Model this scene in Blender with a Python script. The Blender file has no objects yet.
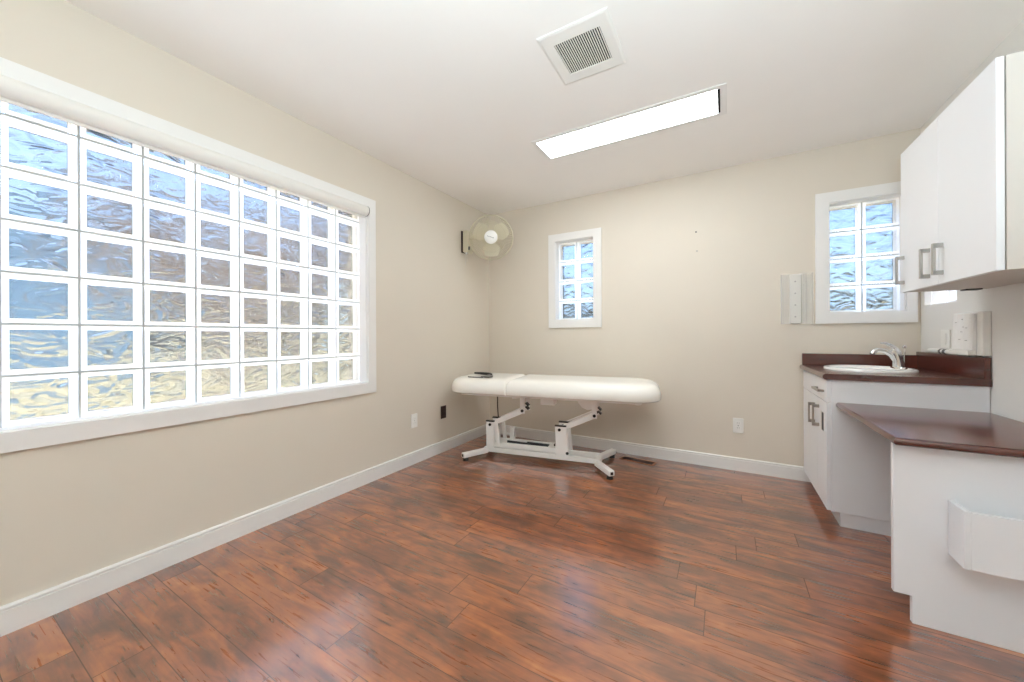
import bpy, bmesh, math, random
from mathutils import Vector, Matrix
C = bpy.context.scene.collection
PI = math.pi
rnd = random.Random(7)

# ------------------------------------------------------------------ camera, sky, sun, exposure
CAM_H = 1.09
FPX = 365.5
YAW = math.radians(30.13)
ROLL = -0.00406
cd = bpy.data.cameras.new('camera')
cd.sensor_width = 36.0
cd.lens = FPX / 1024 * 36.0
cd.shift_y = -(341 - 335.6) / 1024
cd.clip_start = 0.02
cam = bpy.data.objects.new('camera', cd)
C.objects.link(cam)
fw = Vector((-math.sin(YAW), math.cos(YAW), 0))
rt0 = Vector((math.cos(YAW), math.sin(YAW), 0))
up0 = Vector((0, 0, 1))
rt = math.cos(ROLL) * rt0 + math.sin(ROLL) * up0
up = -math.sin(ROLL) * rt0 + math.cos(ROLL) * up0
M = Matrix((rt, up, -fw)).transposed().to_4x4()
M.translation = Vector((0, 0, CAM_H))
cam.matrix_world = M
bpy.context.scene.camera = cam

world = bpy.data.worlds.new('sky')
bpy.context.scene.world = world
world.use_nodes = True
wn = world.node_tree
bg = wn.nodes['Background']
sky = wn.nodes.new('ShaderNodeTexSky')
sky.sky_type = 'NISHITA'
sky.sun_disc = False
sky.sun_elevation = math.radians(48)
sky.sun_rotation = math.radians(172)
sky.dust_density = 5.0
sky.air_density = 0.7
wn.links.new(sky.outputs[0], bg.inputs[0])
bg.inputs[1].default_value = 4.6

sd = bpy.data.lights.new('sun', 'SUN')
sd.energy = 6.0
sd.angle = math.radians(0.6)
sd.color = (1.0, 0.95, 0.88)
sun = bpy.data.objects.new('sun', sd)
C.objects.link(sun)
sun.location = (1, -9, 12)
sun.rotation_euler = (Vector((0.10, -0.70, 0.75))).to_track_quat('Z', 'Y').to_euler()

LAMP_FRONT = 19.0
FILL_REAR = 10.0  # strength of the added fill panel behind the camera
# added fill lamp behind the camera, aimed up to brighten ceiling and room
fd_ = bpy.data.lights.new('added_bounce_fill', 'AREA')
fd_.shape = 'DISK'; fd_.size = 0.5; fd_.energy = 86.0; fd_.color = (0.75, 0.92, 1.0)
fill_lamp = bpy.data.objects.new('added_bounce_fill', fd_)
C.objects.link(fill_lamp)
fd_.spread = math.radians(160)
fill_lamp.location = (0.05, -0.45, 1.40)
fill_lamp.rotation_euler = Vector((0.0, -0.30, -0.95)).to_track_quat('Z', 'Y').to_euler()

sc = bpy.context.scene
sc.view_settings.view_transform = 'Standard'
sc.view_settings.look = 'None'
sc.view_settings.gamma = 1.0
sc.view_settings.exposure = 0.0
sc.view_settings.use_curve_mapping = False
sc.cycles.use_denoising = True
sc.cycles.max_bounces = 14
sc.cycles.diffuse_bounces = 8
sc.cycles.transmission_bounces = 10
sc.cycles.transparent_max_bounces = 16
sc.cycles.sample_clamp_indirect = 6.0

# ------------------------------------------------------------------ materials
def lin(r, g, b):
    f = lambda c: (c / 255 / 12.92) if c / 255 <= 0.04045 else ((c / 255 + 0.055) / 1.055) ** 2.4
    return (f(r), f(g), f(b), 1.0)

def mat(name, col, rough=0.5, metal=0.0, bump=0.0, bscale=200.0, spec=0.5, coat=0.0):
    m = bpy.data.materials.new(name)
    m.use_nodes = True
    nt = m.node_tree
    p = nt.nodes['Principled BSDF']
    p.inputs['Base Color'].default_value = col
    p.inputs['Roughness'].default_value = rough
    p.inputs['Metallic'].default_value = metal
    p.inputs['Specular IOR Level'].default_value = spec
    p.inputs['Coat Weight'].default_value = coat
    tc = nt.nodes.new('ShaderNodeTexCoord')
    n = nt.nodes.new('ShaderNodeTexNoise')
    n.inputs['Scale'].default_value = bscale
    n.inputs['Detail'].default_value = 3
    nt.links.new(tc.outputs['Object'], n.inputs['Vector'])
    if bump > 0:
        b = nt.nodes.new('ShaderNodeBump')
        b.inputs['Strength'].default_value = bump
        b.inputs['Distance'].default_value = 0.002
        nt.links.new(n.outputs['Fac'], b.inputs['Height'])
        nt.links.new(b.outputs['Normal'], p.inputs['Normal'])
    # slight tone variation of the material itself
    n2 = nt.nodes.new('ShaderNodeTexNoise')
    n2.inputs['Scale'].default_value = 2.3
    n2.inputs['Detail'].default_value = 2
    nt.links.new(tc.outputs['Object'], n2.inputs['Vector'])
    mx = nt.nodes.new('ShaderNodeMix')
    mx.data_type = 'RGBA'
    mx.inputs['A'].default_value = tuple(c * 0.975 for c in col[:3]) + (1,)
    mx.inputs['B'].default_value = tuple(min(1, c * 1.02) for c in col[:3]) + (1,)
    nt.links.new(n2.outputs['Fac'], mx.inputs['Factor'])
    nt.links.new(mx.outputs['Result'], p.inputs['Base Color'])
    return m

M_wall = mat('cream_wall_paint', lin(219, 210, 196), 0.62, bump=0.12, bscale=260, spec=0.3)
M_wall_white = mat('pale_wall_paint', lin(232, 230, 226), 0.6, bump=0.12, bscale=260, spec=0.3)
M_ceil = mat('ceiling_paint', lin(246, 243, 239), 0.8, bump=0.2, bscale=160, spec=0.2)
M_trim = mat('white_trim_paint', lin(236, 234, 231), 0.38)
M_base = mat('baseboard_paint', lin(235, 233, 230), 0.35)
M_cab = mat('white_laminate', lin(240, 241, 244), 0.34)
M_cabin = mat('white_melamine_edge', lin(212, 206, 198), 0.45)
M_vinyl = mat('cream_vinyl', lin(242, 239, 231), 0.22, bump=0.04, bscale=500)
M_wmetal = mat('white_powder_coat', lin(246, 244, 241), 0.32)
M_black = mat('black_plastic', lin(22, 20, 20), 0.4)
M_grey = mat('grey_plastic', lin(92, 90, 88), 0.4)
M_dkgrey = mat('dark_grey_metal', lin(60, 60, 62), 0.4, 0.6)
M_steel = mat('brushed_nickel', lin(176, 172, 166), 0.34, 0.9)
M_chrome = mat('chrome', lin(232, 232, 232), 0.08, 1.0)
M_ceram = mat('white_ceramic', lin(246, 245, 242), 0.1)
M_plast = mat('white_plastic', lin(238, 236, 231), 0.35)
M_fan = mat('aged_cream_plastic', lin(214, 206, 182), 0.4)
M_fanwire = mat('cream_wire', lin(200, 192, 166), 0.4)
M_paper = mat('white_paper', lin(242, 240, 238), 0.85)
M_brown = mat('dark_brown_plastic', lin(52, 28, 24), 0.45)
M_copper = mat('bronze_metal', lin(158, 104, 72), 0.45, 0.2)
M_dark = mat('recess_shade_black', lin(8, 8, 8), 0.95, spec=0.1)  # near-black colour standing in for shade in recesses
M_mortar = mat('grey_white_mortar', lin(186, 190, 190), 0.8)
M_chain = mat('white_bead_chain', lin(228, 226, 222), 0.4)
M_cord = mat('dark_cord', lin(70, 52, 38), 0.5)
M_fabric = mat('white_blind_fabric', lin(234, 231, 225), 0.8)
M_dot = mat('grey_ink', lin(178, 172, 168), 0.7)
M_strip = mat('off_white_strip', lin(222, 219, 212), 0.5)

def wood_counter():
    m = mat('dark_cherry_laminate', lin(84, 36, 27), 0.22, spec=0.6, coat=0.35)
    m.node_tree.nodes['Principled BSDF'].inputs['Coat IOR'].default_value = 1.8
    m.node_tree.nodes['Principled BSDF'].inputs['Coat Roughness'].default_value = 0.18
    nt = m.node_tree
    p = nt.nodes['Principled BSDF']
    tc = nt.nodes.new('ShaderNodeTexCoord')
    mp = nt.nodes.new('ShaderNodeMapping')
    mp.inputs['Scale'].default_value = (4, 22, 22)
    n = nt.nodes.new('ShaderNodeTexNoise')
    n.inputs['Scale'].default_value = 1.4
    n.inputs['Detail'].default_value = 6
    r = nt.nodes.new('ShaderNodeValToRGB')
    r.color_ramp.elements[0].position = 0.3
    r.color_ramp.elements[0].color = lin(70, 28, 20)
    r.color_ramp.elements[1].position = 0.75
    r.color_ramp.elements[1].color = lin(92, 39, 28)
    nt.links.new(tc.outputs['Object'], mp.inputs['Vector'])
    nt.links.new(mp.outputs['Vector'], n.inputs['Vector'])
    nt.links.new(n.outputs['Fac'], r.inputs['Fac'])
    nt.links.new(r.outputs['Color'], p.inputs['Base Color'])
    return m
M_counter = wood_counter()

def floor_mat():
    m = bpy.data.materials.new('red_brown_plank_laminate')
    m.use_nodes = True
    nt = m.node_tree
    N, L = nt.nodes, nt.links
    p = N['Principled BSDF']
    tc = N.new('ShaderNodeTexCoord')
    sp = N.new('ShaderNodeSeparateXYZ')
    L.new(tc.outputs['Object'], sp.inputs[0])
    def mth(op, a, b=None, c=None):
        n = N.new('ShaderNodeMath'); n.operation = op
        for i, v in enumerate((a, b, c)):
            if v is None: continue
            if isinstance(v, (int, float)): n.inputs[i].default_value = v
            else: L.new(v, n.inputs[i])
        return n.outputs[0]
    yy = mth('DIVIDE', mth('SUBTRACT', sp.outputs['Y'], 1.2), 0.1445)
    row = mth('FLOOR', yy)
    fy = mth('SUBTRACT', yy, row)
    wr = N.new('ShaderNodeTexWhiteNoise'); wr.noise_dimensions = '1D'
    L.new(mth('ADD', row, 17.3), wr.inputs['W'])
    xx = mth('ADD', mth('DIVIDE', sp.outputs['X'], 1.15), mth('MULTIPLY', wr.outputs['Value'], 3.7))
    col = mth('FLOOR', xx)
    fx = mth('SUBTRACT', xx, col)
    cb = N.new('ShaderNodeCombineXYZ')
    L.new(row, cb.inputs[0]); L.new(col, cb.inputs[1])
    wp = N.new('ShaderNodeTexWhiteNoise'); wp.noise_dimensions = '3D'
    L.new(cb.outputs[0], wp.inputs['Vector'])
    # grain space: shifted per plank
    gs = N.new('ShaderNodeVectorMath'); gs.operation = 'MULTIPLY_ADD'
    L.new(wp.outputs['Color'], gs.inputs[0])
    gs.inputs[1].default_value = (11, 7, 0)
    L.new(tc.outputs['Object'], gs.inputs[2])
    def noise(scale, sx, sy, det=5, dist=0.0):
        mp = N.new('ShaderNodeMapping'); mp.inputs['Scale'].default_value = (sx, sy, 1)
        L.new(gs.outputs[0], mp.inputs['Vector'])
        n = N.new('ShaderNodeTexNoise'); n.inputs['Scale'].default_value = scale
        n.inputs['Detail'].default_value = det; n.inputs['Distortion'].default_value = dist
        L.new(mp.outputs[0], n.inputs['Vector'])
        return n.outputs['Fac']
    big = noise(1.0, 2.6, 10.0, 4, 0.9)
    fine = noise(1.0, 6, 95.0, 6, 0.5)
    knot = noise(1.0, 5.5, 10.0, 3, 1.6)
    f = mth('ADD', mth('MULTIPLY', big, 0.80), mth('MULTIPLY', fine, 0.24))
    f = mth('ADD', f, mth('MULTIPLY', mth('SUBTRACT', wp.outputs['Value'], 0.5), 0.09))
    f = mth('ADD', f, mth('MULTIPLY', mth('SUBTRACT', knot, 0.5), 0.34))
    r = N.new('ShaderNodeValToRGB')
    e = r.color_ramp.elements
    e[0].position = 0.30; e[0].color = lin(74, 39, 22)
    e[1].position = 0.80; e[1].color = lin(188, 120, 70)
    for pos, c in ((0.40, (98, 52, 27)), (0.52, (129, 71, 40)), (0.65, (158, 90, 48))):
        q = e.new(pos); q.color = lin(*c)
    L.new(f, r.inputs['Fac'])
    # seams
    ey = mth('MINIMUM', fy, mth('SUBTRACT', 1.0, fy))
    ex = mth('MINIMUM', fx, mth('SUBTRACT', 1.0, fx))
    sy_ = mth('LESS_THAN', ey, 0.0095)
    sx_ = mth('LESS_THAN', ex, 0.0014)
    seam = mth('MAXIMUM', sy_, sx_)
    mx = N.new('ShaderNodeMix'); mx.data_type = 'RGBA'
    L.new(mth('MULTIPLY', seam, 0.8), mx.inputs['Factor'])
    L.new(r.outputs['Color'], mx.inputs['A'])
    mx.inputs['B'].default_value = lin(46, 24, 16)
    L.new(mx.outputs['Result'], p.inputs['Base Color'])
    L.new(mth('ADD', 0.22, mth('ADD', mth('MULTIPLY', fine, 0.14), mth('MULTIPLY', seam, 0.4))), p.inputs['Roughness'])
    p.inputs['Specular IOR Level'].default_value = 0.6
    p.inputs['Coat Weight'].default_value = 1.0; p.inputs['Coat IOR'].default_value = 1.9; p.inputs['Coat Roughness'].default_value = 0.13
    b = N.new('ShaderNodeBump'); b.inputs['Strength'].default_value = 0.10; b.inputs['Distance'].default_value = 0.0012
    L.new(mth('SUBTRACT', mth('MULTIPLY', fine, 0.25), seam), b.inputs['Height'])
    L.new(b.outputs[0], p.inputs['Normal'])
    return m
M_floor = floor_mat()

def emit_mat(name, col, strength):
    m = bpy.data.materials.new(name); m.use_nodes = True
    nt = m.node_tree
    p = nt.nodes['Principled BSDF']
    p.inputs['Base Color'].default_value = (0.9, 0.9, 0.88, 1)
    p.inputs['Emission Color'].default_value = col
    p.inputs['Emission Strength'].default_value = strength
    return m

def rim_mat():
    m = bpy.data.materials.new('frosted_block_rim'); m.use_nodes = True
    nt = m.node_tree; N, L = nt.nodes, nt.links
    out = N['Material Output']; p = N['Principled BSDF']
    p.inputs['Base Color'].default_value = (0.97, 0.975, 0.97, 1); p.inputs['Roughness'].default_value = 0.25
    t = N.new('ShaderNodeBsdfTranslucent'); t.inputs['Color'].default_value = (0.985, 0.99, 0.99, 1)
    mx = N.new('ShaderNodeMixShader'); mx.inputs[0].default_value = 0.62
    L.new(p.outputs[0], mx.inputs[1]); L.new(t.outputs[0], mx.inputs[2]); L.new(mx.outputs[0], out.inputs[0])
    return m
M_rim = rim_mat()

def pane_mat(name, tint):
    m = bpy.data.materials.new(name); m.use_nodes = True
    nt = m.node_tree; N, L = nt.nodes, nt.links
    out = N['Material Output']; N.remove(N['Principled BSDF'])
    g = N.new('ShaderNodeBsdfGlass'); g.inputs['Color'].default_value = tint
    g.inputs['Roughness'].default_value = 0.0; g.inputs['IOR'].default_value = 1.45
    tc = N.new('ShaderNodeTexCoord')
    mp = N.new('ShaderNodeMapping'); mp.inputs['Scale'].default_value = (1, 1, 1.7)
    L.new(tc.outputs['Object'], mp.inputs[0])
    n = N.new('ShaderNodeTexNoise'); n.inputs['Scale'].default_value = 9; n.inputs['Detail'].default_value = 1.0
    n.inputs['Distortion'].default_value = 0.9
    L.new(mp.outputs[0], n.inputs['Vector'])
    b = N.new('ShaderNodeBump'); b.inputs['Strength'].default_value = 1.0; b.inputs['Distance'].default_value = 0.036
    L.new(n.outputs['Fac'], b.inputs['Height']); L.new(b.outputs[0], g.inputs['Normal'])
    t = N.new('ShaderNodeBsdfTransparent'); t.inputs['Color'].default_value = tint
    mx = N.new('ShaderNodeMixShader'); mx.inputs[0].default_value = 0.80
    L.new(t.outputs[0], mx.inputs[1]); L.new(g.outputs[0], mx.inputs[2]); L.new(mx.outputs[0], out.inputs[0])
    return m
M_pane = pane_mat('smoky_wavy_block_glass', (0.345, 0.36, 0.36, 1))
M_pane_clear = pane_mat('clear_wavy_block_glass', (0.30, 0.315, 0.32, 1))

def clear_mat():
    m = bpy.data.materials.new('clear_acrylic'); m.use_nodes = True
    nt = m.node_tree; N, L = nt.nodes, nt.links
    out = N['Material Output']; p = N['Principled BSDF']
    p.inputs['Base Color'].default_value = (0.92, 0.93, 0.92, 1); p.inputs['Roughness'].default_value = 0.15
    t = N.new('ShaderNodeBsdfTransparent')
    mx = N.new('ShaderNodeMixShader'); mx.inputs[0].default_value = 0.22
    L.new(t.outputs[0], mx.inputs[1]); L.new(p.outputs[0], mx.inputs[2]); L.new(mx.outputs[0], out.inputs[0])
    return m
M_clear = clear_mat()

def ground_mat():
    m = mat('dry_grass', lin(196, 186, 150), 0.9)
    nt = m.node_tree; N, L = nt.nodes, nt.links
    p = N['Principled BSDF']
    tc = N.new('ShaderNodeTexCoord')
    n = N.new('ShaderNodeTexNoise'); n.inputs['Scale'].default_value = 2.2; n.inputs['Detail'].default_value = 8
    r = N.new('ShaderNodeValToRGB')
    r.color_ramp.elements[0].position = 0.42; r.color_ramp.elements[0].color = lin(84, 82, 60)
    r.color_ramp.elements[1].position = 0.56; r.color_ramp.elements[1].color = lin(206, 196, 164)
    L.new(tc.outputs['Object'], n.inputs[0]); L.new(n.outputs['Fac'], r.inputs[0]); L.new(r.outputs[0], p.inputs['Base Color'])
    return m
M_ground = ground_mat()
M_bark = mat('grey_brown_bark', lin(150, 138, 130), 0.9)
M_barkdk = mat('dark_bark', lin(62, 56, 48), 0.9)
M_siding = mat('blue_grey_siding', lin(128, 158, 184), 0.7)
M_roof = mat('dark_shingles', lin(84, 84, 88), 0.9)

# ------------------------------------------------------------------ mesh helpers
def box(bm, lo, hi, mw=None):
    vs = [bm.verts.new((x, y, z)) for x in (lo[0], hi[0]) for y in (lo[1], hi[1]) for z in (lo[2], hi[2])]
    if mw is not None:
        for v in vs: v.co = mw @ v.co
    for f in ((0, 1, 3, 2), (4, 6, 7, 5), (0, 4, 5, 1), (2, 3, 7, 6), (0, 2, 6, 4), (1, 5, 7, 3)):
        bm.faces.new([vs[i] for i in f])
    return vs

def frame_from(d):
    d = d.normalized()
    a = Vector((0, 0, 1)) if abs(d.z) < 0.9 else Vector((1, 0, 0))
    s = d.cross(a).normalized()
    return s, s.cross(d).normalized()

def tube(bm, pts, r, seg=10, caps=True, closed=False):
    """round tube along a polyline; r one radius or one per point"""
    pts = [Vector(p) for p in pts]
    n = len(pts)
    rs = r if isinstance(r, (list, tuple)) else [r] * n
    rings = []
    s = None
    for i, p in enumerate(pts):
        if closed: d = pts[(i + 1) % n] - pts[i - 1]
        else: d = pts[min(i + 1, n - 1)] - pts[max(i - 1, 0)]
        d.normalize()
        if s is None: s, t = frame_from(d)
        else:
            s = (s - d * s.dot(d)).normalized(); t = s.cross(d).normalized()
        rings.append([bm.verts.new(p + rs[i] * (math.cos(2 * PI * k / seg) * s + math.sin(2 * PI * k / seg) * t)) for k in range(seg)])
    for i in range(n if closed else n - 1):
        a, b = rings[i], rings[(i + 1) % n]
        for k in range(seg):
            bm.faces.new((a[k], a[(k + 1) % seg], b[(k + 1) % seg], b[k]))
    if caps and not closed:
        bm.faces.new(rings[0][::-1]); bm.faces.new(rings[-1])

def bar(bm, pts, w, h, upv=(0, 0, 1)):
    """rectangular bar with mitred bends along a polyline; w sideways, h along upv"""
    pts = [Vector(p) for p in pts]; n = len(pts); upv = Vector(upv).normalized()
    rings = []
    for i, p in enumerate(pts):
        d0 = (pts[i] - pts[i - 1]).normalized() if i > 0 else (pts[1] - pts[0]).normalized()
        d1 = (pts[i + 1] - pts[i]).normalized() if i < n - 1 else d0
        d = (d0 + d1).normalized()
        s = d.cross(upv).normalized(); t = s.cross(d).normalized()
        k = 1.0 / max(0.5, math.cos(d0.angle(d1) / 2)) if 0 < i < n - 1 else 1.0
        hor = abs(d0.cross(d1).dot(upv)) > 1e-4
        ks, kt = (k, 1.0) if hor else (1.0, k)
        rings.append([bm.verts.new(p + a * w / 2 * ks * s + b * h / 2 * kt * t) for a, b in ((-1, -1), (1, -1), (1, 1), (-1, 1))])
    for i in range(n - 1):
        for k in range(4):
            bm.faces.new((rings[i][k], rings[i][(k + 1) % 4], rings[i + 1][(k + 1) % 4], rings[i + 1][k]))
    bm.faces.new(rings[0][::-1]); bm.faces.new(rings[-1])

def prism(bm, poly, axis, lo, hi):
    """extrude a 2-D polygon along axis (0,1,2); the polygon gives the other two coordinates in order"""
    def P(a, b, c):
        return ((c, a, b), (a, c, b), (a, b, c))[axis]
    A = [bm.verts.new(P(a, b, lo)) for a, b in poly]
    B = [bm.verts.new(P(a, b, hi)) for a, b in poly]
    n = len(poly)
    bm.faces.new(A[::-1]); bm.faces.new(B)
    for i in range(n):
        bm.faces.new((A[i], A[(i + 1) % n], B[(i + 1) % n], B[i]))

def lathe(bm, prof, centre, axis=(0, 0, 1), seg=24, sx=1.0, sy=1.0):
    """profile of (radius, height) revolved about axis through centre"""
    axis = Vector(axis).normalized(); s, t = frame_from(axis); c = Vector(centre)
    if abs(axis.z) > 0.99: s, t = Vector((1, 0, 0)), Vector((0, 1, 0)) * (1 if axis.z > 0 else -1)
    rings = []
    for r, h in prof:
        if r < 1e-6: rings.append([bm.verts.new(c + axis * h)])
        else: rings.append([bm.verts.new(c + axis * h + r * (sx * math.cos(2 * PI * k / seg) * s + sy * math.sin(2 * PI * k / seg) * t)) for k in range(seg)])
    for a, b in zip(rings[:-1], rings[1:]):
        for k in range(seg):
            k2 = (k + 1) % seg
            if len(a) == 1 and len(b) == 1: continue
            if len(a) == 1: bm.faces.new((a[0], b[k2], b[k]))
            elif len(b) == 1: bm.faces.new((a[k], a[k2], b[0]))
            else: bm.faces.new((a[k], a[k2], b[k2], b[k]))
    if len(rings[0]) > 1: bm.faces.new(rings[0][::-1])
    if len(rings[-1]) > 1: bm.faces.new(rings[-1])

def obj(name, bm, m, parent=None, bevel=0.0, seg=2, smooth=False, local=False):
    """link a bmesh (in world space unless local) as ONE mesh object under parent"""
    bmesh.ops.recalc_face_normals(bm, faces=bm.faces)
    if bevel > 0:
        bmesh.ops.remove_doubles(bm, verts=bm.verts, dist=1e-6)
        es = [e for e in bm.edges if len(e.link_faces) == 2 and e.calc_face_angle(0) > 0.5]
        bmesh.ops.bevel(bm, geom=es, offset=bevel, segments=seg, profile=0.5, affect='EDGES', clamp_overlap=True)
    me = bpy.data.meshes.new(name)
    if parent is not None and not local:
        bmesh.ops.transform(bm, matrix=world_of(parent).inverted(), verts=bm.verts)
    bm.to_mesh(me); bm.free()
    me.materials.append(m)
    if smooth or bevel > 0:
        me.set_sharp_from_angle(angle=math.radians(35 if bevel == 0 else 50))
        for p in me.polygons:
            vs = [me.vertices[i].co for i in p.vertices]
            per = sum((vs[i] - vs[i - 1]).length for i in range(len(vs)))
            # with a bevel only the narrow bevel faces are smooth, the broad faces stay flat
            p.use_smooth = smooth or 2 * p.area / max(per, 1e-9) < 1.3 * bevel
    o = bpy.data.objects.new(name, me); C.objects.link(o)
    if parent is not None: o.parent = parent
    return o

def world_of(o):
    mw = o.matrix_basis.copy()
    while o.parent is not None:
        o = o.parent
        mw = o.matrix_basis @ mw
    return mw

def tag(o, label, cat, group=None):
    o['label'] = label; o['category'] = cat
    if group: o['group'] = group
    return o

def thing(name, label, cat, loc=(0, 0, 0), rz=0.0, group=None):
    o = bpy.data.objects.new(name, None); C.objects.link(o)
    o.empty_display_size = 0.1
    o.location = loc; o.rotation_euler = (0, 0, rz)
    return tag(o, label, cat, group)

def struct(name, bm, m, parent=None, **k):
    o = obj(name, bm, m, parent, **k)
    if parent is None: o['kind'] = 'structure'
    return o

# ------------------------------------------------------------------ the room shell
XL, XR, YB, YF, H = -2.297, 1.125, 3.445, -1.75, 2.45
T = 0.22
BLK = 0.1985
W1 = dict(u0=1.812 - 11 * BLK, u1=1.812, z0=0.742, z1=2.044)
W2 = dict(u0=-1.483, u1=-1.086, z0=1.244, z1=2.040)
W3 = dict(u0=0.657, u1=1.054, z0=1.244, z1=2.040)
W4 = dict(u0=3.010, u1=3.400, z0=1.268, z1=1.860)

bm = bmesh.new(); box(bm, (XL - T, YF - T, -0.12), (XR + T, YB + T, 0.0)); struct('floor', bm, M_floor)
bm = bmesh.new(); box(bm, (XL - T, YF - T, H), (XR + T, YB + T, H + 0.2)); struct('ceiling', bm, M_ceil)

def wall_boxes(a0, a1, holes, mk):
    """wall as boxes round its openings; mk(a_lo, a_hi, z_lo, z_hi) adds one"""
    holes = sorted(holes, key=lambda h: h['u0'])
    a = a0
    for h in holes:
        mk(a, h['u0'], 0, H); mk(h['u0'], h['u1'], 0, h['z0']); mk(h['u0'], h['u1'], h['z1'], H); a = h['u1']
    mk(a, a1, 0, H)
bm = bmesh.new(); wall_boxes(YF - T, YB + T, [W1], lambda a, b, c, d: box(bm, (XL - T, a, c), (XL, b, d))); struct('wall_left', bm, M_wall)
bm = bmesh.new(); wall_boxes(XL, XR, [W2, W3], lambda a, b, c, d: box(bm, (a, YB, c), (b, YB + T, d))); struct('wall_back', bm, M_wall)
bm = bmesh.new(); wall_boxes(YF - T, YB + T, [W4], lambda a, b, c, d: box(bm, (XR, a, c), (XR + T, b, d))); struct('wall_right', bm, M_wall_white)
bm = bmesh.new(); box(bm, (XL, YF - T, 0), (XR, YF, H)); struct('wall_front', bm, M_wall)

BH, BT = 0.105, 0.014
def base_profile(wall, sgn):
    # (offset from wall, z): a board with a shallow groove near the top and a rounded cap
    pr = [(0, 0), (BT, 0), (BT, 0.086), (BT - 0.004, 0.088), (BT - 0.004, 0.0905), (BT, 0.0925), (BT, 0.099), (BT - 0.004, 0.1035), (0.004, BH), (0, BH)]
    return [(wall + sgn * a, z) for a, z in pr]
bm = bmesh.new(); prism(bm, base_profile(XL, 1), 1, YF, YB); struct('baseboard_left', bm, M_base)
bm = bmesh.new(); prism(bm, base_profile(YB, -1), 0, XL + BT, 0.565); struct('baseboard_back', bm, M_base)

def casing(bm, plane, sgn, axis, w, wd, th=0.018):
    """picture-frame casing on a wall; axis 0: wall across x (plane in y), axis 1: wall across y (plane in x)"""
    u0, u1, z0, z1 = w['u0'], w['u1'], w['z0'], w['z1']
    lo, hi = sorted((plane, plane + sgn * th))
    def add(a, b, c, d):
        if axis == 0: box(bm, (a, lo, c), (b, hi, d))
        else: box(bm, (lo, a, c), (hi, b, d))
    wl, wr, wt, wb = wd
    add(u0 - wl, u0, z0 - wb, z1 + wt); add(u1, u1 + wr, z0 - wb, z1 + wt)
    add(u0, u1, z0 - wb, z0); add(u0, u1, z1, z1 + wt)

def jamb(bm, plane, sgn, axis, w, depth, th=0.006):
    u0, u1, z0, z1 = w['u0'], w['u1'], w['z0'], w['z1']
    lo, hi = sorted((plane, plane - sgn * depth))
    def add(a, b, c, d):
        if axis == 0: box(bm, (a, lo, c), (b, hi, d))
        else: box(bm, (lo, a, c), (hi, b, d))
    add(u0, u0 + th, z0, z1); add(u1 - th, u1, z0, z1); add(u0, u1, z0, z0 + th); add(u0, u1, z1 - th, z1)

def block_grid(win, plane, sgn, axis, us, zs, front=0.08, depth=0.08, mort=0.008, rim=0.017):
    """courses of hollow glass blocks: mortar joints, frosted rims and wavy panes at the outer side"""
    def P(u, z, d):
        q = plane - sgn * d
        return Vector((u, q, z)) if axis == 0 else Vector((q, u, z))
    def pbox(bm, u0, u1, z0, z1, d0, d1):
        a, b = P(u0, z0, d0), P(u1, z1, d1)
        box(bm, [min(a[i], b[i]) for i in range(3)], [max(a[i], b[i]) for i in range(3)])
    bmm, bmr, bmp = bmesh.new(), bmesh.new(), bmesh.new()
    h = mort / 2
    for i, u in enumerate(us):
        pbox(bmm, u - h, u + h, zs[0], zs[-1], front + 0.001, front + 0.014)
    for z in zs:
        for i in range(len(us) - 1):
            pbox(bmm, us[i] + h, us[i + 1] - h, z - h, z + h, front + 0.001, front + 0.014)
    for i in range(len(us) - 1):
        for j in range(len(zs) - 1):
            a0, a1, b0, b1 = us[i] + h, us[i + 1] - h, zs[j] + h, zs[j + 1] - h
            c0, c1, e0, e1 = a0 + rim, a1 - rim, b0 + rim, b1 - rim
            loops = []
            for (d, q) in ((front, (a0, a1, b0, b1)), (front, (c0, c1, e0, e1)), (front + depth - 0.008, (c0, c1, e0, e1))):
                loops.append([bmr.verts.new(P(x, z, d)) for x, z in ((q[0], q[2]), (q[1], q[2]), (q[1], q[3]), (q[0], q[3]))])
            for A, B in zip(loops[:-1], loops[1:]):
                for k in range(4): bmr.faces.new((A[k], A[(k + 1) % 4], B[(k + 1) % 4], B[k]))
            pbox(bmp, c0 - 0.001, c1 + 0.001, e0 - 0.001, e1 + 0.001, front + depth - 0.022, front + depth - 0.012)
    obj('mortar_joints', bmm, M_mortar, win)
    obj('block_rims', bmr, M_rim, win)
    obj('glass_panes', bmp, M_pane if win.name == 'window_1' else M_pane_clear, win)

def window(name, plane, sgn, axis, w, wd, us, zs, front=0.08):
    win = bpy.data.objects.new(name, None); C.objects.link(win); win['kind'] = 'structure'
    c = (w['u0'] + w['u1']) / 2
    win.location = (c, plane, w['z0']) if axis == 0 else (plane, c, w['z0'])
    if wd:
        bm = bmesh.new(); casing(bm, plane, sgn, axis, w, wd); obj('casing', bm, M_trim, win)
    bm = bmesh.new(); jamb(bm, plane, sgn, axis, w, front - 0.001); obj('jamb', bm, M_trim, win)
    block_grid(win, plane, sgn, axis, us, zs, front)
    return win
us1 = [W1['u0'] + BLK * i for i in range(12)]
zs1 = [0.742 + 0.2005 * i for i in range(7)] + [W1['z1']]
window('window_1', XL, 1, 1, W1, (0.066, 0.066, 0.070, 0.074), us1, zs1)
zs2 = [1.244 + 0.199 * i for i in range(5)]
window('window_2', YB, -1, 0, W2, (0.072, 0.078, 0.074, 0.076), [-1.483, -1.2845, -1.086], zs2)
window('window_3', YB, -1, 0, W3, (0.076, 0.052, 0.074, 0.076), [0.657, 0.8555, 1.054], zs2)
window('window_4', XR, -1, 1, W4, None, [3.010, 3.205, 3.400], [1.268, 1.466, 1.664, 1.860], 0.03)

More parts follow.
